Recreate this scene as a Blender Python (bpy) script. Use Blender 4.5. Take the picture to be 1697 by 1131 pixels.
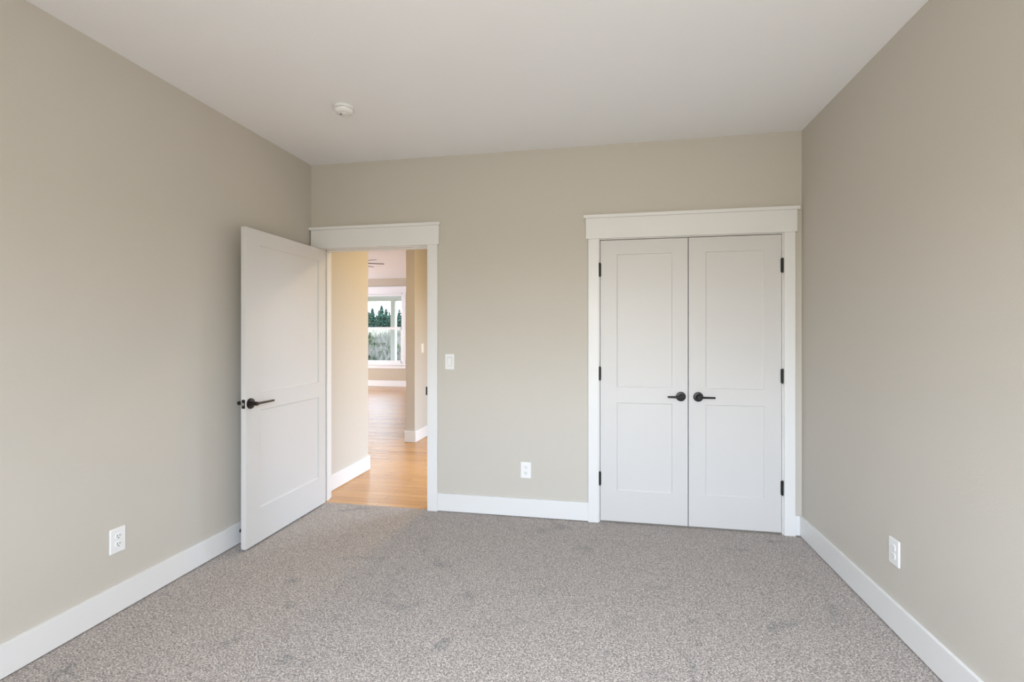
import bpy, bmesh, math, random
from mathutils import Vector, Matrix
random.seed(7)
for o in list(bpy.data.objects): bpy.data.objects.remove(o)
SC = bpy.context.scene
COL = SC.collection
R = math.radians

# ------------------------------------------------------------------ camera
cd = bpy.data.cameras.new('camera'); cam = bpy.data.objects.new('camera', cd); COL.objects.link(cam)
cd.sensor_width = 36; cd.lens = 36*806.99/1697
cd.shift_y = -10.2/1697
cd.clip_start = .03; cd.clip_end = 600
cam.location = (0, -3.595, 1.360)
cam.rotation_euler = (R(90), 0, .1858)
SC.camera = cam
SC.view_settings.view_transform = 'Standard'; SC.view_settings.look = 'None'
SC.view_settings.exposure = 0.0; SC.view_settings.gamma = 1; SC.view_settings.use_curve_mapping = False

# ------------------------------------------------------------------ sky
W = bpy.data.worlds.new('sky'); SC.world = W; W.use_nodes = True
nt = W.node_tree; nt.nodes.clear()
wo = nt.nodes.new('ShaderNodeOutputWorld'); bg = nt.nodes.new('ShaderNodeBackground')
tc = nt.nodes.new('ShaderNodeTexCoord'); sp = nt.nodes.new('ShaderNodeSeparateXYZ'); cr = nt.nodes.new('ShaderNodeValToRGB')
nt.links.new(tc.outputs['Generated'], sp.inputs[0]); nt.links.new(sp.outputs['Z'], cr.inputs[0])
e = cr.color_ramp.elements
e[0].position = 0.0; e[0].color = (.10, .09, .07, 1)
e[1].position = .02; e[1].color = (.95, .97, 1, 1)
n = e.new(.25); n.color = (.62, .78, 1, 1)
nt.links.new(cr.outputs[0], bg.inputs[0]); bg.inputs[1].default_value = 7.5
nt.links.new(bg.outputs[0], wo.inputs[0])

# ------------------------------------------------------------------ daylight at the windows and added openings
def window_or_fill_light(name, loc, rot, sx, sy, power, sky, ground, horizon=None, soft=.12):
    """area light at a window: what leaves it downward is sky light, what leaves it upward is light off the ground"""
    L = bpy.data.lights.new(name, 'AREA'); L.shape = 'RECTANGLE'; L.size = sx; L.size_y = sy; L.energy = power
    L.use_nodes = True; t = L.node_tree; em = t.nodes.get('Emission')
    g = t.nodes.new('ShaderNodeNewGeometry'); s = t.nodes.new('ShaderNodeSeparateXYZ')
    r = t.nodes.new('ShaderNodeMapRange'); r.inputs['From Min'].default_value = -1; r.inputs['From Max'].default_value = 1
    m = t.nodes.new('ShaderNodeValToRGB'); m.color_ramp.interpolation = 'EASE'
    t.links.new(g.outputs['Incoming'], s.inputs[0]); t.links.new(s.outputs['Z'], r.inputs['Value'])
    t.links.new(r.outputs[0], m.inputs[0])
    e = m.color_ramp.elements; e[0].position = 0; e[0].color = (*[x*2.0 for x in sky], 1); e[1].position = 1; e[1].color = (*ground, 1)
    h = horizon or [(a_+b_)/2 for a_, b_ in zip(sky, ground)]
    for p_, c_ in ((.5-soft, sky), (.5, h), (.5+soft*1.5, [(a_+b_)/2 for a_, b_ in zip(h, ground)]), (.5+soft*3, ground)):
        n_ = e.new(p_); n_.color = (*c_, 1)
    t.links.new(m.outputs[0], em.inputs['Color']); em.inputs['Strength'].default_value = 1
    o = bpy.data.objects.new(name, L); COL.objects.link(o); o.location = loc; o.rotation_euler = rot
    return o
SKY = (.865, .94, 1.055); GROUND = (.36, .342, .312); TREELINE = (.41, .385, .33)
# bedroom window in the wall behind the camera (faces +y)
window_or_fill_light('bedroom_window_light', (-.02, -4.00, 1.50), (R(90), 0, 0), 2.3, 1.25, 125, SKY, GROUND, TREELINE)
# hall: daylight added at an unseen opening on its right-hand side (faces -x)
window_or_fill_light('hall_door_light', (-.33, 1.75, 1.10), (R(90), 0, R(90)), 1.5, 1.7, 20, (.80, .94, 1.18), (.45, .30, .14), None, .03)
# great room: fill light added at an unseen opening on its left (faces +x)
window_or_fill_light('great_room_window_light', (-9.45, 4.95, 1.45), (R(90), 0, R(-90)), 4.5, 1.9, 215, (1.02, .97, .93), (1.2, 1.5, 2.1))  # upward part tinted blue to whiten the far ceiling
# warm recessed lamp in the hall ceiling
L = bpy.data.lights.new('hall_lamp_light', 'AREA'); L.shape = 'DISK'; L.size = .14; L.energy = 24; L.color = (1, .74, .38)
o = bpy.data.objects.new('hall_lamp_light', L); COL.objects.link(o); o.location = (-1.25, 1.35, 2.725)

# ------------------------------------------------------------------ materials
def mat(name, col, rough=.5, metal=0, spec=.5, bump=None, bscale=100, coat=0):
    m = bpy.data.materials.new(name); m.use_nodes = True; t = m.node_tree; b = t.nodes['Principled BSDF']
    b.inputs['Base Color'].default_value = (*col, 1); b.inputs['Roughness'].default_value = rough
    b.inputs['Metallic'].default_value = metal; b.inputs['Specular IOR Level'].default_value = spec
    b.inputs['Coat Weight'].default_value = coat
    if bump:
        c = t.nodes.new('ShaderNodeTexCoord'); n = t.nodes.new('ShaderNodeTexNoise'); u = t.nodes.new('ShaderNodeBump')
        n.inputs['Scale'].default_value = bscale; n.inputs['Detail'].default_value = 3
        u.inputs['Strength'].default_value = bump; u.inputs['Distance'].default_value = .002
        t.links.new(c.outputs['Object'], n.inputs['Vector']); t.links.new(n.outputs['Fac'], u.inputs['Height'])
        t.links.new(u.outputs[0], b.inputs['Normal'])
        # very slight unevenness of the colour
        n2 = t.nodes.new('ShaderNodeTexNoise'); n2.inputs['Scale'].default_value = 1.3
        mx = t.nodes.new('ShaderNodeMix'); mx.data_type = 'RGBA'
        t.links.new(c.outputs['Object'], n2.inputs['Vector']); t.links.new(n2.outputs['Fac'], mx.inputs['Factor'])
        mx.inputs['A'].default_value = (*[x*.985 for x in col], 1); mx.inputs['B'].default_value = (*[x*1.015 for x in col], 1)
        t.links.new(mx.outputs['Result'], b.inputs['Base Color'])
    return m
M = {}
M['wall'] = mat('greige_wall_paint', (.565, .530, .470), .62, spec=.35, bump=.25, bscale=160)
M['tan'] = mat('tan_wall_paint', (.50, .425, .325), .62, spec=.35, bump=.25, bscale=160)  # far room: greige paint with its warm backlit shade put into the colour
M['ceil'] = mat('white_ceiling_paint', (.865, .87, .88), .8, spec=.2, bump=.3, bscale=140)
M['trim'] = mat('white_satin_trim', (.765, .76, .75), .38, bump=.03, bscale=60)
M['door'] = mat('white_door_paint', (.640, .627, .612), .42, bump=.05, bscale=90)
M['black'] = mat('matte_black_metal', (.012, .011, .011), .38, metal=.3, bump=.05, bscale=400)
M['bronze'] = mat('dark_bronze_metal', (.022, .016, .013), .32, metal=.6, bump=.05, bscale=400)
M['steel'] = mat('satin_steel', (.55, .54, .53), .3, metal=1, bump=.03, bscale=300)
M['plastic'] = mat('white_plastic', (.83, .83, .82), .32, bump=.02, bscale=200)
M['slot'] = mat('dark_slot', (.05, .05, .05), .6, bump=.02)
M['paleslot'] = mat('pale_slot', (.45, .45, .44), .6, bump=.02)
M['fanblade'] = mat('grey_fan_blade', (.10, .09, .085), .45, bump=.1, bscale=40)
M['dark'] = mat('closet_interior', (.25, .24, .22), .8, bump=.1)
M['rubber'] = mat('black_rubber', (.02, .02, .02), .7, bump=.05)
M['lampglass'] = mat('porch_white', (.80, .80, .79), .5, bump=.05)

def carpet():
    m = bpy.data.materials.new('grey_twist_pile_carpet'); m.use_nodes = True; t = m.node_tree; b = t.nodes['Principled BSDF']
    N = t.nodes.new; l = t.links.new
    c = N('ShaderNodeTexCoord')
    n1 = N('ShaderNodeTexNoise'); n1.inputs['Scale'].default_value = 150; n1.inputs['Detail'].default_value = 4; n1.inputs['Roughness'].default_value = .65
    v = N('ShaderNodeTexVoronoi'); v.inputs['Scale'].default_value = 170
    n3 = N('ShaderNodeTexNoise'); n3.inputs['Scale'].default_value = 4.2; n3.inputs['Detail'].default_value = 5; n3.inputs['Roughness'].default_value = .6; n3.inputs['Distortion'].default_value = .6
    n4 = N('ShaderNodeTexNoise'); n4.inputs['Scale'].default_value = 45; n4.inputs['Detail'].default_value = 2
    for x in (n1, v, n3, n4): l(c.outputs['Object'], x.inputs['Vector'])
    r1 = N('ShaderNodeValToRGB'); l(n1.outputs['Fac'], r1.inputs[0])
    e = r1.color_ramp.elements; e[0].position = .36; e[0].color = (.150, .133, .122, 1); e[1].position = .64; e[1].color = (.64, .60, .56, 1)
    # single darker and lighter yarns
    r2 = N('ShaderNodeValToRGB'); sv = N('ShaderNodeSeparateColor'); l(v.outputs['Color'], sv.inputs[0]); l(sv.outputs[0], r2.inputs[0])
    e = r2.color_ramp.elements; e[0].position = .0; e[0].color = (.62, .60, .60, 1); e[1].position = 1; e[1].color = (1.25, 1.25, 1.25, 1)
    mu = N('ShaderNodeMix'); mu.data_type = 'RGBA'; mu.blend_type = 'MULTIPLY'; mu.inputs['Factor'].default_value = 1
    l(r1.outputs[0], mu.inputs['A']); l(r2.outputs[0], mu.inputs['B'])
    # trodden and brushed patches
    r3 = N('ShaderNodeValToRGB'); l(n3.outputs['Fac'], r3.inputs[0])
    e = r3.color_ramp.elements; e[0].position = .30; e[0].color = (.70, .72, .73, 1); e[1].position = .41; e[1].color = (1.03, .995, .975, 1)
    mu2 = N('ShaderNodeMix'); mu2.data_type = 'RGBA'; mu2.blend_type = 'MULTIPLY'; mu2.inputs['Factor'].default_value = 1
    l(mu.outputs['Result'], mu2.inputs['A']); l(r3.outputs[0], mu2.inputs['B'])
    l(mu2.outputs['Result'], b.inputs['Base Color'])
    b.inputs['Roughness'].default_value = .95; b.inputs['Specular IOR Level'].default_value = .1
    b.inputs['Sheen Weight'].default_value = .15
    a = N('ShaderNodeMath'); a.operation = 'ADD'; l(n1.outputs['Fac'], a.inputs[0]); l(n4.outputs['Fac'], a.inputs[1])
    u = N('ShaderNodeBump'); u.inputs['Strength'].default_value = .6; u.inputs['Distance'].default_value = .008
    l(a.outputs[0], u.inputs['Height']); l(u.outputs[0], b.inputs['Normal'])
    return m
M['carpet'] = carpet()

def wood():
    m = bpy.data.materials.new('golden_oak_planks'); m.use_nodes = True; t = m.node_tree; b = t.nodes['Principled BSDF']
    N = t.nodes.new; l = t.links.new
    c = N('ShaderNodeTexCoord')
    br = N('ShaderNodeTexBrick'); br.offset = .37; br.inputs['Scale'].default_value = 1
    br.inputs['Brick Width'].default_value = 1.3; br.inputs['Row Height'].default_value = .085; br.inputs['Mortar Size'].default_value = .0012
    br.inputs['Color1'].default_value = (.62, .33, .105, 1); br.inputs['Color2'].default_value = (.52, .255, .075, 1); br.inputs['Mortar'].default_value = (.22, .11, .05, 1)
    l(c.outputs['Object'], br.inputs['Vector'])
    mp = N('ShaderNodeMapping'); mp.inputs['Scale'].default_value = (1.2, 24, 1); l(c.outputs['Object'], mp.inputs[0])
    n = N('ShaderNodeTexNoise'); n.inputs['Scale'].default_value = 2.2; n.inputs['Detail'].default_value = 6; n.inputs['Distortion'].default_value = .5; l(mp.outputs[0], n.inputs['Vector'])
    r = N('ShaderNodeValToRGB'); l(n.outputs['Fac'], r.inputs[0]); e = r.color_ramp.elements
    e[0].position = .3; e[0].color = (.78, .76, .74, 1); e[1].position = .7; e[1].color = (1.12, 1.12, 1.12, 1)
    mu = N('ShaderNodeMix'); mu.data_type = 'RGBA'; mu.blend_type = 'MULTIPLY'; mu.inputs['Factor'].default_value = 1
    l(br.outputs['Color'], mu.inputs['A']); l(r.outputs[0], mu.inputs['B']); l(mu.outputs['Result'], b.inputs['Base Color'])
    b.inputs['Roughness'].default_value = .19; b.inputs['Specular IOR Level'].default_value = .75
    u = N('ShaderNodeBump'); u.inputs['Strength'].default_value = .12; u.inputs['Distance'].default_value = .001
    l(br.outputs['Fac'], u.inputs['Height']); u.invert = True
    mp2 = N('ShaderNodeMapping'); mp2.inputs['Scale'].default_value = (3, 110, 1); l(c.outputs['Object'], mp2.inputs[0])
    n2 = N('ShaderNodeTexNoise'); n2.inputs['Scale'].default_value = 2.0; n2.inputs['Detail'].default_value = 2; l(mp2.outputs[0], n2.inputs['Vector'])
    u2 = N('ShaderNodeBump'); u2.inputs['Strength'].default_value = 1.6; u2.inputs['Distance'].default_value = .0012   # brushed grain along the planks
    l(n2.outputs['Fac'], u2.inputs['Height']); l(u.outputs[0], u2.inputs['Normal']); l(u2.outputs[0], b.inputs['Normal'])
    return m
M['wood'] = wood()

def glass():
    m = bpy.data.materials.new('window_glass'); m.use_nodes = True; t = m.node_tree; t.nodes.clear()
    o = t.nodes.new('ShaderNodeOutputMaterial'); a = t.nodes.new('ShaderNodeBsdfTransparent'); g = t.nodes.new('ShaderNodeBsdfGlossy')
    f = t.nodes.new('ShaderNodeFresnel'); x = t.nodes.new('ShaderNodeMixShader'); g.inputs['Roughness'].default_value = .01
    a.inputs[0].default_value = (.93, .96, .95, 1)
    t.links.new(f.outputs[0], x.inputs[0]); t.links.new(a.outputs[0], x.inputs[1]); t.links.new(g.outputs[0], x.inputs[2]); t.links.new(x.outputs[0], o.inputs[0])
    return m
M['glass'] = glass()

def mottled(name, cols, scale, rough=.9):
    m = bpy.data.materials.new(name); m.use_nodes = True; t = m.node_tree; b = t.nodes['Principled BSDF']
    c = t.nodes.new('ShaderNodeTexCoord'); n = t.nodes.new('ShaderNodeTexNoise'); r = t.nodes.new('ShaderNodeValToRGB')
    n.inputs['Scale'].default_value = scale; n.inputs['Detail'].default_value = 5
    t.links.new(c.outputs['Object'], n.inputs['Vector']); t.links.new(n.outputs['Fac'], r.inputs[0]); t.links.new(r.outputs[0], b.inputs['Base Color'])
    e = r.color_ramp.elements; e[0].position = .35; e[0].color = (*cols[0], 1); e[1].position = .65; e[1].color = (*cols[1], 1)
    b.inputs['Roughness'].default_value = rough; b.inputs['Specular IOR Level'].default_value = .1
    return m
M['fir'] = mottled('fir_needles', ((.018, .046, .036), (.06, .105, .075)), 1.2)
M['bark'] = mottled('fir_bark', ((.03, .022, .016), (.07, .05, .04)), 3)
M['field'] = mottled('winter_field', ((.20, .17, .10), (.34, .29, .20)), .15)
M['twig'] = mottled('bare_twigs', ((.15, .13, .11), (.34, .30, .25)), 1.5)
M['bramble'] = mottled('bramble_leaves', ((.022, .036, .018), (.075, .095, .035)), 1.5)
M['deck'] = mottled('porch_boards', ((.30, .28, .26), (.38, .36, .33)), 4)

# ------------------------------------------------------------------ mesh helpers
def link(name, bm, m, parent=None, bevel=0, smooth=False, loc=None, rot=None):
    bmesh.ops.remove_doubles(bm, verts=bm.verts, dist=1e-6) if smooth else None
    me = bpy.data.meshes.new(name); bmesh.ops.recalc_face_normals(bm, faces=bm.faces); bm.to_mesh(me); bm.free()
    for x in (m if isinstance(m, (list, tuple)) else [m]): me.materials.append(x)
    o = bpy.data.objects.new(name, me); COL.objects.link(o)
    if parent: o.parent = parent
    if loc: o.location = loc
    if rot: o.rotation_euler = rot
    if smooth:
        for p in me.polygons: p.use_smooth = True
        me.set_sharp_from_angle(angle=R(35))
    if bevel:
        b = o.modifiers.new('bevel', 'BEVEL'); b.width = bevel; b.segments = 2; b.limit_method = 'ANGLE'; b.angle_limit = R(40)
    return o
def box(bm, x0, x1, y0, y1, z0, z1, mi=0):
    v = [bm.verts.new(p) for p in ((x0,y0,z0),(x1,y0,z0),(x1,y1,z0),(x0,y1,z0),(x0,y0,z1),(x1,y0,z1),(x1,y1,z1),(x0,y1,z1))]
    for f in ((0,3,2,1),(4,5,6,7),(0,1,5,4),(1,2,6,5),(2,3,7,6),(3,0,4,7)):
        bm.faces.new([v[i] for i in f]).material_index = mi
def boxes(*bs):
    bm = bmesh.new()
    for b in bs: box(bm, *b)
    return bm
def lathe(prof, n=32, axis='z', cap=True):
    """prof: (radius, height) list"""
    bm = bmesh.new(); rings = []
    for r, h in prof:
        ring = []
        for i in range(n):
            a = 2*math.pi*i/n; p = (r*math.cos(a), r*math.sin(a), h)
            if axis == 'y': p = (p[0], -p[2], p[1])
            if axis == 'x': p = (p[2], p[0], p[1])
            ring.append(bm.verts.new(p))
        rings.append(ring)
    for a, b in zip(rings, rings[1:]):
        for i in range(n): bm.faces.new((a[i], a[(i+1)%n], b[(i+1)%n], b[i]))
    if cap:
        bm.faces.new(rings[0]); bm.faces.new(rings[-1])
    return bm
def tube(bm, pts, rad, n=14, caps=True):
    pts = [Vector(p) for p in pts]; rings = []
    for i, p in enumerate(pts):
        d = (pts[min(i+1, len(pts)-1)] - pts[max(i-1, 0)]).normalized()
        up = Vector((0,0,1)) if abs(d.z) < .9 else Vector((1,0,0))
        s = d.cross(up).normalized(); u = s.cross(d)
        r = rad[i] if isinstance(rad, (list, tuple)) else rad
        rings.append([bm.verts.new(p + s*r*math.cos(2*math.pi*k/n) + u*r*math.sin(2*math.pi*k/n)) for k in range(n)])
    for a, b in zip(rings, rings[1:]):
        for i in range(n): bm.faces.new((a[i], a[(i+1)%n], b[(i+1)%n], b[i]))
    if caps: bm.faces.new(rings[0]); bm.faces.new(rings[-1])
def tag(o, label=None, cat=None, group=None, kind=None):
    if label: o['label'] = label
    if cat: o['category'] = cat
    if group: o['group'] = group
    if kind: o['kind'] = kind
    return o
def empty(name, loc=(0,0,0), rz=0):
    o = bpy.data.objects.new(name, None); COL.objects.link(o); o.location = loc; o.rotation_euler = (0,0,rz); o.empty_display_size = .1
    return o
def struct(name, bm, m, label, cat, bevel=0):
    return tag(link(name, bm, m, bevel=bevel), label, cat, kind='structure')
def copy_tree(o, parent=None):
    c = o.copy(); COL.objects.link(c); c.parent = parent
    for ch in [x for x in bpy.data.objects if x.parent == o]: copy_tree(ch, c)
    return c

# ------------------------------------------------------------------ the bedroom
XL, XR, H = -2.340, 1.316, 2.740
YF = -4.06                       # wall behind the camera
BH, BT = .139, .016
OE = (-2.232, -1.346)            # entry opening
OC = (-.0265, 1.1945)              # closet opening
OH = 2.050
WT = .115
struct('floor_carpet', boxes((XL, XR, YF, .012, -.03, 0)), M['carpet'], 'grey twist pile carpet covering the bedroom floor', 'carpet floor')
struct('ceiling', boxes((XL-.12, XR+.12, YF-.12, WT, H, H+.12)), M['ceil'], 'flat white ceiling over the bedroom with a smoke detector on it', 'ceiling')
struct('wall_left', boxes((XL-.12, XL, YF-.12, WT, -.03, H)), M['wall'], 'greige wall on the left, behind the open white door', 'wall')
struct('wall_right', boxes((XR, XR+.12, YF-.12, .9, -.03, H)), M['wall'], 'greige wall on the right of the closet', 'wall')
struct('wall_back', boxes((XL, OE[0]-.018, 0, WT, -.03, H), (OE[0]-.018, OE[1]+.018, 0, WT, OH+.018, H), (OE[1]+.018, OC[0]-.018, 0, WT, -.03, H),
        (OC[0]-.018, OC[1]+.018, 0, WT, OH+.018, H), (OC[1]+.018, XR, 0, WT, -.03, H)), M['wall'],
        'greige wall facing the viewer, holding the doorway and the closet', 'wall')
WX0, WX1, WZ0, WZ1 = -1.22, 1.18, .85, 2.15
struct('wall_front', boxes((XL, WX0, YF-.12, YF, -.03, H), (WX1, XR, YF-.12, YF, -.03, H), (WX0, WX1, YF-.12, YF, -.03, WZ0), (WX0, WX1, YF-.12, YF, WZ1, H)),
        M['wall'], 'greige wall behind the viewer with the bedroom window', 'wall')
def window(name, x0, x1, z0, z1, ywall, out, zrail, label, casing=.095, head=.17, two=False):
    """double-hung window; room side of the wall at ywall, outside in direction out (+1 / -1)"""
    s = out; i = -s
    rt = tag(empty(name, ((x0+x1)/2, ywall, z0)), label, 'window', kind='structure')
    cx = (x0+x1)/2; a, b = x0-cx, x1-cx; h = z1-z0
    def Y(p, q): return (min(p*s, q*s), max(p*s, q*s))
    link('casing', boxes((a-casing, a, *Y(-.018, 0), -.04, h), (b, b+casing, *Y(-.018, 0), -.04, h), (a-casing-.02, b+casing+.02, *Y(-.02, 0), h, h+head-.02),
                         (a-casing-.035, b+casing+.035, *Y(-.034, 0), h+head-.02, h+head)), M['trim'], rt, bevel=.0015)
    link('window_sill', boxes((a-casing-.03, b+casing+.03, *Y(-.045, .03), -.04, -.012), (a-casing, b+casing, *Y(-.018, 0), -.125, -.04)), M['trim'], rt, bevel=.002)
    fr = link('window_frame', boxes((a, a+.03, *Y(0, .11), 0, h), (b-.03, b, *Y(0, .11), 0, h), (a, b, *Y(0, .11), h-.03, h), (a, b, *Y(0, .11), -.02, .03)), M['trim'], rt, bevel=.001)
    zr = zrail-z0
    cols = [(a+.03, b-.03)] if not two else [(a+.03, -.03), (.03, b-.03)]
    if two: link('mullion', boxes((-.03, .03, *Y(0, .11), 0, h)), M['trim'], rt)
    for (p, q) in cols:
        for (lo, hi, yy) in ((.03, zr+.035, .035), (zr-.035, h-.03, .07)):
            sa = link('sash', boxes((p, p+.035, *Y(yy, yy+.033), lo, hi), (q-.035, q, *Y(yy, yy+.033), lo, hi), (p, q, *Y(yy, yy+.033), lo, lo+(.055 if lo < .1 else .07)), (p, q, *Y(yy, yy+.033), hi-(.045 if lo > .1 else .07), hi)), M['trim'], rt, bevel=.001)
            link('pane', boxes((p+.03, q-.03, *Y(yy+.014, yy+.019), lo+.03, hi-.03)), M['glass'], sa)
    return rt
window('window_1', WX0, WX1, WZ0, WZ1, YF, -1, 1.5, 'wide white framed window behind the viewer in the bedroom', two=True)

# baseboards
def baseboard(name, bs, label):
    return struct(name, boxes(*bs), M['trim'], label, 'baseboard', bevel=.0015)
g = .006
baseboard('baseboard_left', [(XL, XL+BT, YF, -.019-.001, g, BH)], 'white baseboard along the left wall, running behind the open door')
baseboard('baseboard_right', [(XR-BT, XR, YF, 0, g, BH)], 'white baseboard along the right wall')
baseboard('baseboard_back', [(-1.258, -.109, -BT, 0, g, BH), (1.2715, XR-BT, -BT, 0, g, BH)], 'white baseboard on the back wall between doorway and closet')
baseboard('baseboard_front', [(XL+BT, XR-BT, YF, YF+BT, g, BH)], 'white baseboard on the wall behind the viewer')

# door casings and jambs
def casing(name, o, legL, legR, head, cap, label, depth=.02, both=False):
    rt = tag(empty(name, (0, 0, 0)), label, 'door trim', kind='structure')
    link('casing_leg', boxes((*legL, -.019, 0, 0, OH+.006)), M['trim'], rt, bevel=.0015)
    link('casing_leg', boxes((*legR, -.019, 0, 0, OH+.006)), M['trim'], rt, bevel=.0015)
    link('head_board', boxes((*head, -.024, 0, OH+.006, 2.205)), M['trim'], rt, bevel=.0015)
    link('head_cap', boxes((*cap, -.036, 0, 2.205, 2.228)), M['trim'], rt, bevel=.002)
    link('jamb', boxes((o[0]-.018, o[0], 0, WT, 0, OH), (o[1], o[1]+.018, 0, WT, 0, OH), (o[0]-.018, o[1]+.018, 0, WT, OH, OH+.018)), M['trim'], rt, bevel=.001)
    return rt
c1 = casing('trim_1', OE, (-2.318, -2.240), (-1.338, -1.258), (-2.328, -1.244), (-2.3395, -1.232), 'white casing with capped header around the open doorway')
link('door_stop_strip', boxes((OE[1]-.011, OE[1], .040, .075, 0, OH), (OE[0], OE[0]+.011, .040, .075, 0, OH), (OE[0], OE[1], .040, .075, OH-.011, OH)), M['trim'], c1, bevel=.001)
sk = link('strike_plate', boxes((OE[1]-.0015, OE[1], .006, .034, .893, .957), (OE[1]-.007, OE[1]+.004, -.011, .004, .893, .957)), M['black'], c1, bevel=.0004)
link('hall_casing', boxes((OE[0]-.078, OE[0]-.006, WT, WT+.017, 0, OH+.006), (OE[1]+.006, OE[1]+.084, WT, WT+.017, 0, OH+.006), (OE[0]-.1, OE[1]+.1, WT, WT+.02, OH+.006, 2.2)), M['trim'], c1, bevel=.0015)
casing('trim_2', OC, (-.109, -.035), (1.202, 1.2715), (-.127, 1.282), (-.143, 1.296), 'white casing with capped header around the closet doors')
c2 = bpy.data.objects['trim_2']
link('closet_stop_strip', boxes((OC[0], OC[0]+.012, .040, .075, 0, OH), (OC[1]-.012, OC[1], .040, .075, 0, OH), (OC[0], OC[1], .040, .075, OH-.012, OH)), M['trim'], c2, bevel=.001)

# ------------------------------------------------------------------ panel doors
def panel_door(name, w, h, t, panels, parent=None, m=None):
    """shaker door in local x (0..w), z (0..h), front face at y = 0, back at y = t; panels = [(x0,x1,z0,z1)...] stacked"""
    bm = bmesh.new(); xs = [0, panels[0][0], panels[0][1], w]; zs = [0]
    for p in panels: zs += [p[2], p[3]]
    zs.append(h); rec, sl = .007, .006
    for side in (0, 1):
        y = 0 if side == 0 else t; d = rec if side == 0 else -rec
        g = [[bm.verts.new((x, y, z)) for x in xs] for z in zs]
        for j in range(len(zs)-1):
            for i in range(3):
                q = (g[j][i], g[j][i+1], g[j+1][i+1], g[j+1][i])
                if i == 1 and j % 2 == 1:
                    x0, x1, z0, z1 = xs[1], xs[2], zs[j], zs[j+1]
                    a = [bm.verts.new((X, y+d*.8, Z)) for X, Z in ((x0+.001, z0+.001), (x1-.001, z0+.001), (x1-.001, z1-.001), (x0+.001, z1-.001))]
                    b = [bm.verts.new((X, y+d, Z)) for X, Z in ((x0+sl, z0+sl), (x1-sl, z0+sl), (x1-sl, z1-sl), (x0+sl, z1-sl))]
                    for k in range(4):
                        bm.faces.new((q[k], q[(k+1)%4], a[(k+1)%4], a[k])); bm.faces.new((a[k], a[(k+1)%4], b[(k+1)%4], b[k]))
                    bm.faces.new(b)
                else: bm.faces.new(q)
        if side == 0: g0 = g
    for j in range(len(zs)-1):
        bm.faces.new((g0[j][0], g0[j+1][0], g[j+1][0], g[j][0])); bm.faces.new((g0[j][3], g0[j+1][3], g[j+1][3], g[j][3]))
    for i in range(3):
        bm.faces.new((g0[0][i], g0[0][i+1], g[0][i+1], g[0][i])); bm.faces.new((g0[-1][i], g0[-1][i+1], g[-1][i+1], g[-1][i]))
    o = link(name, bm, m or M['door'], parent)
    b = o.modifiers.new('bevel', 'BEVEL'); b.width = .0012; b.segments = 2; b.limit_method = 'ANGLE'; b.angle_limit = R(50)
    return o
def lever_handle(parent, x, z, y, out, dirx, m, rod=.118):
    """rosette on the face at y, sticking out in local direction out (-1/+1 along y), lever towards dirx"""
    ro = link('handle_rosette', lathe([(.0335, 0), (.0335, .006), (.032, .0085), (.029, .0095), (.016, .0100), (.0145, .013), (.0125, .03), (.0125, .050), (.0115, .052)], 40, 'y'), m, parent, smooth=True, loc=(x, y, z))
    if out > 0: ro.rotation_euler = (0, 0, math.pi)
    s = 1 if out < 0 else -1      # rosette's own x may be turned
    bm = bmesh.new(); k = dirx*s
    tube(bm, [(k*-.006, -.043, 0), (k*.004, -.0435, 0), (k*.03, -.0445, 0), (k*rod*.8, -.0455, 0), (k*(rod-.002), -.0455, 0), (k*rod, -.0455, 0)], [.0105, .0105, .0075, .0066, .0066, .0055], 18)
    link('handle_lever', bm, m, ro, smooth=True)
    return ro
def hinge(parent, x, y, z, m, s):
    bm = bmesh.new(); 
    for k in range(5):
        tube(bm, [(0, 0, -.048+k*.0195), (0, 0, -.048+k*.0195+.0185)], .0068, 14)
    tube(bm, [(0, 0, -.051), (0, 0, .051)], .0045, 12)
    box(bm, -.009 if s < 0 else 0, 0 if s < 0 else .009, .004, .0065, -.045, .045)
    return link('hinge', bm, m, parent, smooth=True, loc=(x, y, z))

PZ = [(.222, .857), (.972, 1.928)]
# open bedroom door: hinged on the left jamb, swung 90 degrees into the room
DW, DH = .888, 2.026
d1 = panel_door('door_1', DW, DH, .035, [(.128, DW-.094, a, b) for a, b in PZ])
# local x runs from the free edge to the hinge edge; front face (y=0) looks towards +x of the room
d1.location = (-2.198, -.910, .013); d1.rotation_euler = (0, 0, R(90))
tag(d1, 'white two panel door standing open against the left wall, black lever', 'door', kind='structure')
lever_handle(d1, .040, .912, 0, -1, 1, M['bronze'], .165)
lever_handle(d1, .040, .912, .035, 1, 1, M['black'], .12)
lp = link('latch_plate', boxes((-.0012, .0006, .0055, .0295, .884, .940)), M['black'], d1, bevel=.0004)
tag(lp, 'black latch plate on the door edge')
lb = boxes((-.0100, -.0008, .009, .026, .903, .921)); link('latch_bolt', lb, M['steel'], d1, bevel=.002)['label'] = 'silver latch bolt'
for z in (.24, 1.02, 1.78): hinge(d1, DW+.003, .041, z, M['black'], -1)
# closet doors
cd1 = panel_door('door_2', .606, 2.032, .035, [(.118, .606-.106, a, b) for a, b in PZ]); cd1.location = (-.0225, .001, .013)
tag(cd1, 'left leaf of the white double closet doors, lever pointing left', 'closet door', kind='structure')
cd2 = panel_door('door_3', .603, 2.032, .035, [(.114, .603-.111, a, b) for a, b in PZ]); cd2.location = (.5885, .001, .013)
tag(cd2, 'right leaf of the white double closet doors, lever pointing right', 'closet door', kind='structure')
lever_handle(cd1, .5355+.0225, .912, 0, -1, -1, M['black'], .094)
lever_handle(cd2, .652-.5885, .912, 0, -1, 1, M['black'], .105)
for z in (.305, 1.066, 1.820):
    hinge(cd1, -.0030, -.0055, z, M['black'], 1); hinge(cd2, .6050, -.0055, z, M['black'], -1)
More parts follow.
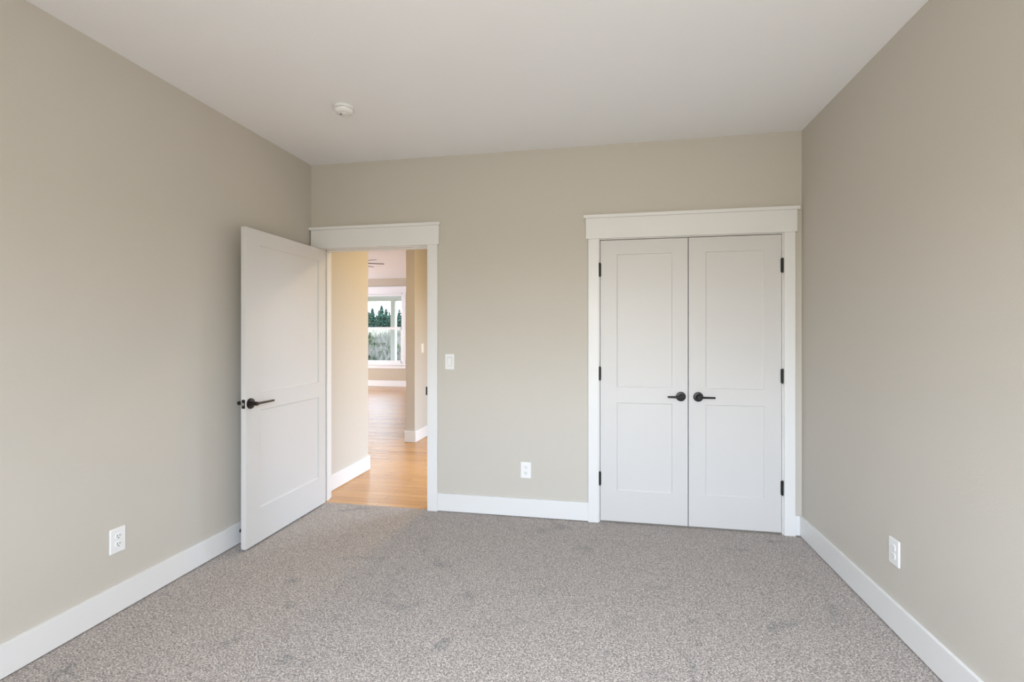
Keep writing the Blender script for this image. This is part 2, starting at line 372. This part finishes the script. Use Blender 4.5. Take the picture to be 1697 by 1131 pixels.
# dark closet behind the doors
struct('wall_closet', boxes((-.25, -.15, WT, .80, 0, H), (-.25, XR, .80, .90, 0, H), (-.15, XR, .04, .80, -.03, 0)), M['dark'], 'inner walls of the closet behind the double doors', 'wall')
struct('ceiling_closet', boxes((-.15, XR, WT, .80, H-.1, H)), M['dark'], 'closet ceiling behind the double doors', 'ceiling')

# ------------------------------------------------------------------ outlets, switches, smoke detector
def rounded_plate(w, h, t, r=.004, n=5, inset=.0025):
    """plate in local x,z; back at y=0, front at y=-t"""
    bm = bmesh.new(); rings = []
    for (y, ins) in ((0, 0), (-t*.55, 0), (-t, inset)):
        ring = []
        for cxx, czz, a0 in ((w/2-r, h/2-r, 0), (-w/2+r, h/2-r, 90), (-w/2+r, -h/2+r, 180), (w/2-r, -h/2+r, 270)):
            for k in range(n+1):
                a = R(a0+90*k/n); rr = r
                ring.append(bm.verts.new(((cxx+rr*math.cos(a))*(1-2*ins/w), y, (czz+rr*math.sin(a))*(1-2*ins/h))))
        rings.append(ring)
    for a, b in zip(rings, rings[1:]):
        for i in range(len(a)): bm.faces.new((a[i], a[(i+1)%len(a)], b[(i+1)%len(a)], b[i]))
    bm.faces.new(rings[0]); bm.faces.new(rings[-1])
    return bm
def receptacle(zc):
    """rounded face of one socket, flats at top and bottom"""
    bm = bmesh.new(); rings = []
    for y, s in ((-.004, 1), (-.0075, 1), (-.0085, .93)):
        ring = []
        for k in range(40):
            a = 2*math.pi*k/40; x, z = .0172*math.cos(a), .0172*math.sin(a)
            ring.append(bm.verts.new((x*s, y, max(-.0143, min(.0143, z))*s+zc)))
        rings.append(ring)
    for a, b in zip(rings, rings[1:]):
        for i in range(40): bm.faces.new((a[i], a[(i+1)%40], b[(i+1)%40], b[i]))
    bm.faces.new(rings[0]); bm.faces.new(rings[-1])
    return bm
def outlet(loc, rz, label, slots='slot', w=.078, h=.120):
    rt = tag(empty('wall_outlet', loc, rz), label, 'outlet', 'duplex wall outlets')
    link('cover_plate', rounded_plate(w, h, .006), M['plastic'], rt)
    for zc in (.0195, -.0195):
        rc = link('receptacle', receptacle(zc), M['plastic'], rt)
        link('slots', boxes((-.0080, -.0052, -.0089, -.008, zc-.001, zc+.0085), (.0052, .0080, -.0089, -.008, zc, zc+.0078), (-.0024, .0024, -.0089, -.008, zc-.0100, zc-.0050)), M[slots], rc)
    link('screw', lathe([(.0028, .0055), (.0028, .0068), (.002, .0072)], 14, 'y'), M[slots if slots == 'paleslot' else 'plastic'], rt, smooth=True)
    return rt
outlet((-.5695, 0, .349), 0, 'white duplex outlet on the back wall beside the closet')
outlet((XL, -1.609, .355), R(90), 'white duplex outlet low on the left wall, before the open door')
outlet((XR, -1.071, .362), R(-90), 'white duplex outlet low on the right wall with pale slots', 'paleslot')
def switch(loc, rz, label):
    rt = tag(empty('light_switch', loc, rz), label, 'light switch', 'rocker light switches')
    link('cover_plate', rounded_plate(.073, .119, .006), M['plastic'], rt)
    bm = bmesh.new()
    # rocker: slightly tilted paddle
    v = [(-.0165, -.005, -.0335), (.0165, -.005, -.0335), (.0165, -.005, .0335), (-.0165, -.005, .0335), (-.0155, -.0115, -.032), (.0155, -.0115, -.032), (.0155, -.0065, .032), (-.0155, -.0065, .032)]
    v = [bm.verts.new(p) for p in v]
    for f in ((0,1,2,3),(4,5,6,7),(0,1,5,4),(1,2,6,5),(2,3,7,6),(3,0,4,7)): bm.faces.new([v[i] for i in f])
    link('rocker', bm, M['plastic'], rt)
    link('rocker_gap', boxes((-.0178, .0178, -.0062, -.004, -.0348, .0348)), M['paleslot'], rt)
    return rt
switch((-1.163, 0, 1.153), 0, 'white rocker light switch beside the doorway on the back wall')

sd = tag(empty('smoke_detector', (-1.545, -.885, H)), 'round white smoke detector on the bedroom ceiling', 'smoke detector')
sd.scale = (.92, .92, .92)
link('mounting_base', lathe([(.063, 0), (.064, -.004), (.064, -.017), (.062, -.018)], 56), M['plastic'], sd, smooth=True)
link('vent_gap', lathe([(.056, -.017), (.056, -.023)], 48), M['slot'], sd)
cv = link('cover', lathe([(.062, -.0215), (.0635, -.0225), (.0620, -.030), (.056, -.038), (.044, -.0425), (.030, -.0435), (.029, -.0425), (.0001, -.0425)], 56), M['plastic'], sd, smooth=True)
link('test_button', lathe([(.016, -.0415), (.016, -.045), (.014, -.0462), (.0001, -.0462)], 32), M['plastic'], cv, smooth=True)
link('sensor_hole', lathe([(.0075, -.0400), (.0075, -.0440)], 16), M['slot'], cv).location = (-.024, .004, 0)

ds = tag(empty('door_stop', (XL+BT, -.803, .085)), 'small black door stop on the left baseboard behind the open door', 'door stop')
link('stem', lathe([(.012, 0), (.012, .004), (.005, .006), (.005, .062)], 18, 'x'), M['black'], ds, smooth=True)
link('bumper', lathe([(.008, .060), (.009, .063), (.009, .074), (.007, .077)], 18, 'x'), M['rubber'], ds, smooth=True)

# ------------------------------------------------------------------ hall and great room
GX0, GY0, GY1, GH = -9.6, -1.2, 8.400, 2.845
struct('floor_hall', boxes((GX0, -.25, .012, GY1, -.03, -.002), (GX0, XL-.12, GY0, .012, -.03, -.002)), M['wood'], 'golden wood plank floor beyond the doorway', 'wood floor')
struct('wall_hall_left', boxes((XL-.12, XL, WT, .978, -.03, GH)), M['wall'], 'hall wall seen just inside the doorway on the left', 'wall')
struct('wall_hall_corner', boxes((XL-.125, XL-.008, 2.235, 3.4, -.03, GH)), M['wall'], 'narrow end of hall wall with a light switch, beyond the doorway', 'wall')
struct('wall_hall_end', boxes((XL-.125, -.25, 3.4, 3.52, -.03, GH)), M['wall'], 'end wall of the hall out of sight on the right', 'wall')
struct('wall_hall_right', boxes((-.25, -.13, .90, 1.0, -.03, GH), (-.25, -.13, 2.5, 3.4, -.03, GH), (-.25, -.13, 1.0, 2.5, 2.06, GH)), M['wall'], 'hall wall behind the closet holding the front door opening', 'wall')
struct('ceiling_hall', boxes((XL-.12, -.13, WT, 3.52, H, H+.1)), M['ceil'], 'hall ceiling beyond the doorway', 'ceiling')
struct('ceiling_great_room', boxes((GX0-.1, XL-.12, GY0-.1, GY1+.1, GH, GH+.1)), M['ceil'], 'white ceiling of the far room with a ceiling fan', 'ceiling')
FW = (-6.42, -5.168, .600, 2.461)
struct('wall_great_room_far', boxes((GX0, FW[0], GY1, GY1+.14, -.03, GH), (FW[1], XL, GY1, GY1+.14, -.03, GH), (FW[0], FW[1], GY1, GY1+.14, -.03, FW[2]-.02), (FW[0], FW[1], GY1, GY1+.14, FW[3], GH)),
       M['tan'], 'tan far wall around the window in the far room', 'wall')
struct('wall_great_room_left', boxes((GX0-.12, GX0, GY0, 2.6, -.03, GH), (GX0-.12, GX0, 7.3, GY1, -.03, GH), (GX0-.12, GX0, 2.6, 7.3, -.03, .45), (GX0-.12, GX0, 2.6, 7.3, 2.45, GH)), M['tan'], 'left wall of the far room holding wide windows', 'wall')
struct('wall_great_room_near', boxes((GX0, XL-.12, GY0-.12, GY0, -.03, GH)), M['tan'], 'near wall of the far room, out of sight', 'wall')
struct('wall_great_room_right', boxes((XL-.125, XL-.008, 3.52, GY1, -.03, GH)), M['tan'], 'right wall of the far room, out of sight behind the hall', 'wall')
baseboard('baseboard_hall_left', [(XL, XL+BT, WT+.017, .978+BT, 0, BH), (XL-.12, XL, .978, .978+BT, 0, BH)], 'white baseboard in the hall just left inside the doorway')
baseboard('baseboard_hall_corner', [(XL-.125-BT, XL-.008+BT, 2.235-BT, 2.235, 0, BH), (XL-.008, XL-.008+BT, 2.235, 3.4, 0, BH), (XL-.125-BT, XL-.125, 2.235, GY1, 0, BH)], 'white baseboard wrapping the end of the hall wall')
baseboard('baseboard_great_room', [(GX0, XL-.125-BT, GY1-BT, GY1, 0, .156)], 'white baseboard under the far window')
window('window_2', FW[0], FW[1], FW[2], FW[3], GY1, 1, 1.53, 'white framed sash window in the far room with trees outside')
switch((XL-.008, 2.50, 1.185), R(90), 'white rocker light switch on the hall wall beyond the doorway')
lamp = tag(empty('recessed_light', (-1.25, 1.35, H)), 'round recessed ceiling light in the hall', 'ceiling light')
link('trim_ring', lathe([(.095, 0), (.095, -.004), (.082, -.006), (.078, -.002), (.078, 0)], 40, cap=False), M['plastic'], lamp, smooth=True)

# ceiling fan in the far room
fx, fy = -4.105, 3.705
fan = tag(empty('ceiling_fan', (fx, fy, GH)), 'dark bladed ceiling fan hanging in the far room', 'ceiling fan')
link('canopy', lathe([(.068, 0), (.068, -.02), (.05, -.05), (.02, -.062)], 32), M['black'], fan, smooth=True)
link('downrod', lathe([(.012, -.055), (.012, -.24)], 16), M['black'], fan, smooth=True)
link('motor_housing', lathe([(.02, -.215), (.055, -.23), (.10, -.25), (.11, -.28), (.11, -.315), (.09, -.335), (.03, -.345)], 40), M['black'], fan, smooth=True)
for k in range(8):
    bm = bmesh.new(); pr = [(.09, -.026, .026), (.16, -.042, .042), (.35, -.055, .050), (.565, -.060, .052), (.583, -.045, .040)]
    tl = R(13); top = []; bot = []
    for r_, a_, b_ in pr:
        for lst, dz in ((top, .0035), (bot, -.0035)):
            lst.append([bm.verts.new((r_, w_*math.cos(tl), -.302+dz+w_*math.sin(tl))) for w_ in (a_, b_)])
    for i in range(len(pr)-1):
        bm.faces.new((top[i][0], top[i+1][0], top[i+1][1], top[i][1])); bm.faces.new((bot[i][0], bot[i][1], bot[i+1][1], bot[i+1][0]))
        bm.faces.new((top[i][0], bot[i][0], bot[i+1][0], top[i+1][0])); bm.faces.new((top[i][1], top[i+1][1], bot[i+1][1], bot[i][1]))
    bm.faces.new((top[0][0], top[0][1], bot[0][1], bot[0][0])); bm.faces.new((top[-1][0], top[-1][1], bot[-1][1], bot[-1][0]))
    link('blade', bm, M['fanblade'], fan, rot=(0, 0, R(-15.5+45*k)))

# ------------------------------------------------------------------ outside the far window
PY = 10.40
def xat(u, Y):   # world x of image column u on plane y = Y
    k = (u-848.5)/806.99; c, s = math.cos(.1858), math.sin(.1858); d = (Y+3.595)/(c+k*s); return d*(-s+k*c)
px = xat(647, PY)
pp = tag(empty('porch_post', (px+.075, PY+.075, -.1)), 'square white porch post outside the far window', 'porch post')
link('shaft', boxes((-.075, .075, -.075, .075, 0, 2.50)), M['lampglass'], pp, bevel=.004)
link('plinth', boxes((-.09, .09, -.09, .09, 0, .18)), M['lampglass'], pp, bevel=.004)
struct('trim_porch_beam', boxes((-12, -1.5, PY-.02, PY+.17, 2.40, 2.75)), M['lampglass'], 'white porch beam above the far window view', 'porch beam', bevel=.004)
struct('ceiling_porch', boxes((-12, -1.5, GY1+.14, PY+.5, 2.75, 2.80)), M['lampglass'], 'white porch soffit outside the far window', 'porch ceiling')
struct('floor_porch', boxes((-12, -1.5, GY1+.14, PY+.3, -.2, -.1)), M['deck'], 'grey porch deck outside the far window', 'porch floor')
# hillside
bm = bmesh.new(); nx, ny = 60, 50; vg = []
def zt(x, y):
    t = max(0, (y-18)/105); return -.9 + 4.2*min(1, t)**1.1 + .12*math.sin(x*.3)+.1*math.sin(y*.21+x*.1)
for j in range(ny+1):
    y = 10.9 + (260-10.9)*(j/ny)**1.8
    vg.append([bm.verts.new((-150+150*i/nx*1.2, y, zt(-150+150*i/nx*1.2, y))) for i in range(nx+1)])
for j in range(ny):
    for i in range(nx): bm.faces.new((vg[j][i], vg[j][i+1], vg[j+1][i+1], vg[j+1][i]))
tag(link('ground', bm, M['field'], smooth=True), 'pale winter hillside outside the far window', 'hillside', kind='structure')

def conifer(h, rad, seed):
    rnd = random.Random(seed); fo = bmesh.new(); tr = bmesh.new()
    tube(tr, [(0, 0, -.3), (0, 0, h*.5), (0, 0, h*.98)], [h*.014, h*.009, .02], 7)
    nl = int(h*2.6)
    for i in range(nl):
        f = i/nl; z = h*(.06+.93*f); L = rad*(1-f)**.7*(.75+.5*rnd.random())+.12
        nb = 9 if f < .8 else 6
        for k in range(nb):
            a = 2*math.pi*(k+rnd.random()*.8)/nb; l = L*(.7+.5*rnd.random()); dr = -l*(.18+.25*rnd.random())
            ca, sa = math.cos(a), math.sin(a); w = .16*l+.12
            p0 = Vector((0, 0, z)); tip = Vector((ca*l, sa*l, z+dr)); mid = Vector((ca*l*.55, sa*l*.55, z+dr*.35)); s = Vector((-sa, ca, 0))*w
            q = [fo.verts.new(x) for x in (p0, mid+s+Vector((0,0,-.12)), tip, mid-s+Vector((0,0,-.12)), mid+Vector((0,0,.16)), mid+Vector((0, 0, -.35*w-.25)))]
            for t3 in ((0,1,4),(1,2,4),(2,3,4),(3,0,4),(0,5,1),(1,5,2),(2,5,3),(3,5,0)): fo.faces.new([q[m_] for m_ in t3])
    top = fo.verts.new((0, 0, h*1.03)); q = [fo.verts.new((.10*math.cos(2.1*k), .10*math.sin(2.1*k), h*.93)) for k in range(3)]
    for k in range(3): fo.faces.new((top, q[k], q[(k+1)%3]))
    return fo, tr
protos = []
TREES = [  # image column, row of the top, distance y
 (597, 511, 152), (609, 511, 138), (612.5, 516, 173), (617, 508.5, 146), (624, 520, 166), (628, 513, 159), (632.5, 504.5, 139), (640, 509.5, 153), (645, 516, 146),
 (649.5, 518, 167), (654, 512, 138), (661.5, 511, 152), (666.5, 515, 166), (671, 508, 140), (588, 507, 140)]
LAB = ['dark fir left of the window view, hidden by the hall wall', 'tall dark fir at the left edge of the far window view', 'fir standing behind the two leftmost firs in the window view', 'pointed dark fir second from left in the far window view',
 'short fir in the dip left of the tallest tree', 'fir touching the left side of the tallest tree', 'tallest fir in the middle of the far window view', 'fir touching the right side of the tallest tree', 'fir just left of the white porch post',
 'low fir partly hidden by the left side of the porch post', 'fir hidden behind the white porch post', 'dark fir just right of the white porch post', 'fir by the right edge of the far window', 'fir hidden by the right window casing', 'leftmost fir on the hillside, outside the view']
for i, ((u, vt, y), lab) in enumerate(zip(TREES, LAB)):
    x = xat(u, y); dd = (y+3.595)/(math.cos(.1858)+(u-848.5)/806.99*math.sin(.1858))
    h = 1.36+(555.3-vt)*dd/806.99-zt(x, y)
    fo, tr = conifer(h, h*(.25 if i == 6 else .235), 30+i)
    rt = tag(empty('fir_tree', (x, y, zt(x, y))), lab, 'tree', 'firs on the hillside')
    link('foliage', fo, M['fir'], rt); link('trunk', tr, M['bark'], rt)
# thicket of bare shrubs and brambles on the slope
def thicket(name, mats, count, seed, label, yr=(19, 46), sz=(.05, .16), hh=2.4, green=.35):
    rnd = random.Random(seed); bm = bmesh.new()
    clumps = []
    for _ in range(150):
        y = rnd.uniform(*yr); x = xat(rnd.uniform(585, 690), y); clumps.append((x, y, rnd.uniform(.8, hh)*(.55+.45*(y-yr[0])/(yr[1]-yr[0])), rnd.uniform(.8, 1.7), 0 if rnd.random() > green else 1))
    for _ in range(count):
        x, y, h, r_, g_ = rnd.choice(clumps)
        a = rnd.uniform(0, 6.283); rr = r_*math.sqrt(rnd.random()); f = rnd.random()
        p = Vector((x+rr*math.cos(a), y+rr*math.sin(a), 0)); p.z = zt(p.x, p.y) + h*f*math.sqrt(max(0, 1-(rr/r_)**2*.7))
        if g_ == 0:   # twig: thin long sliver
            d = Vector((rnd.gauss(0, .5), rnd.gauss(0, .5), 1)).normalized()*rnd.uniform(.3, .8); s = Vector((rnd.gauss(0,1), rnd.gauss(0,1), 0)).normalized()*rnd.uniform(.008, .022)
            v = [bm.verts.new(q) for q in (p-s, p+s, p+d)]
        else:
            s = rnd.uniform(*sz); v = [bm.verts.new(p+Vector((rnd.gauss(0,s), rnd.gauss(0,s), rnd.gauss(0,s)))) for _ in range(3)]
        bm.faces.new(v).material_index = g_
    return tag(link(name, bm, mats), label, 'brush', kind='stuff')
thicket('brush', [M['twig'], M['bramble']], 42000, 5, 'tangle of bare brown shrubs and brambles below the firs')
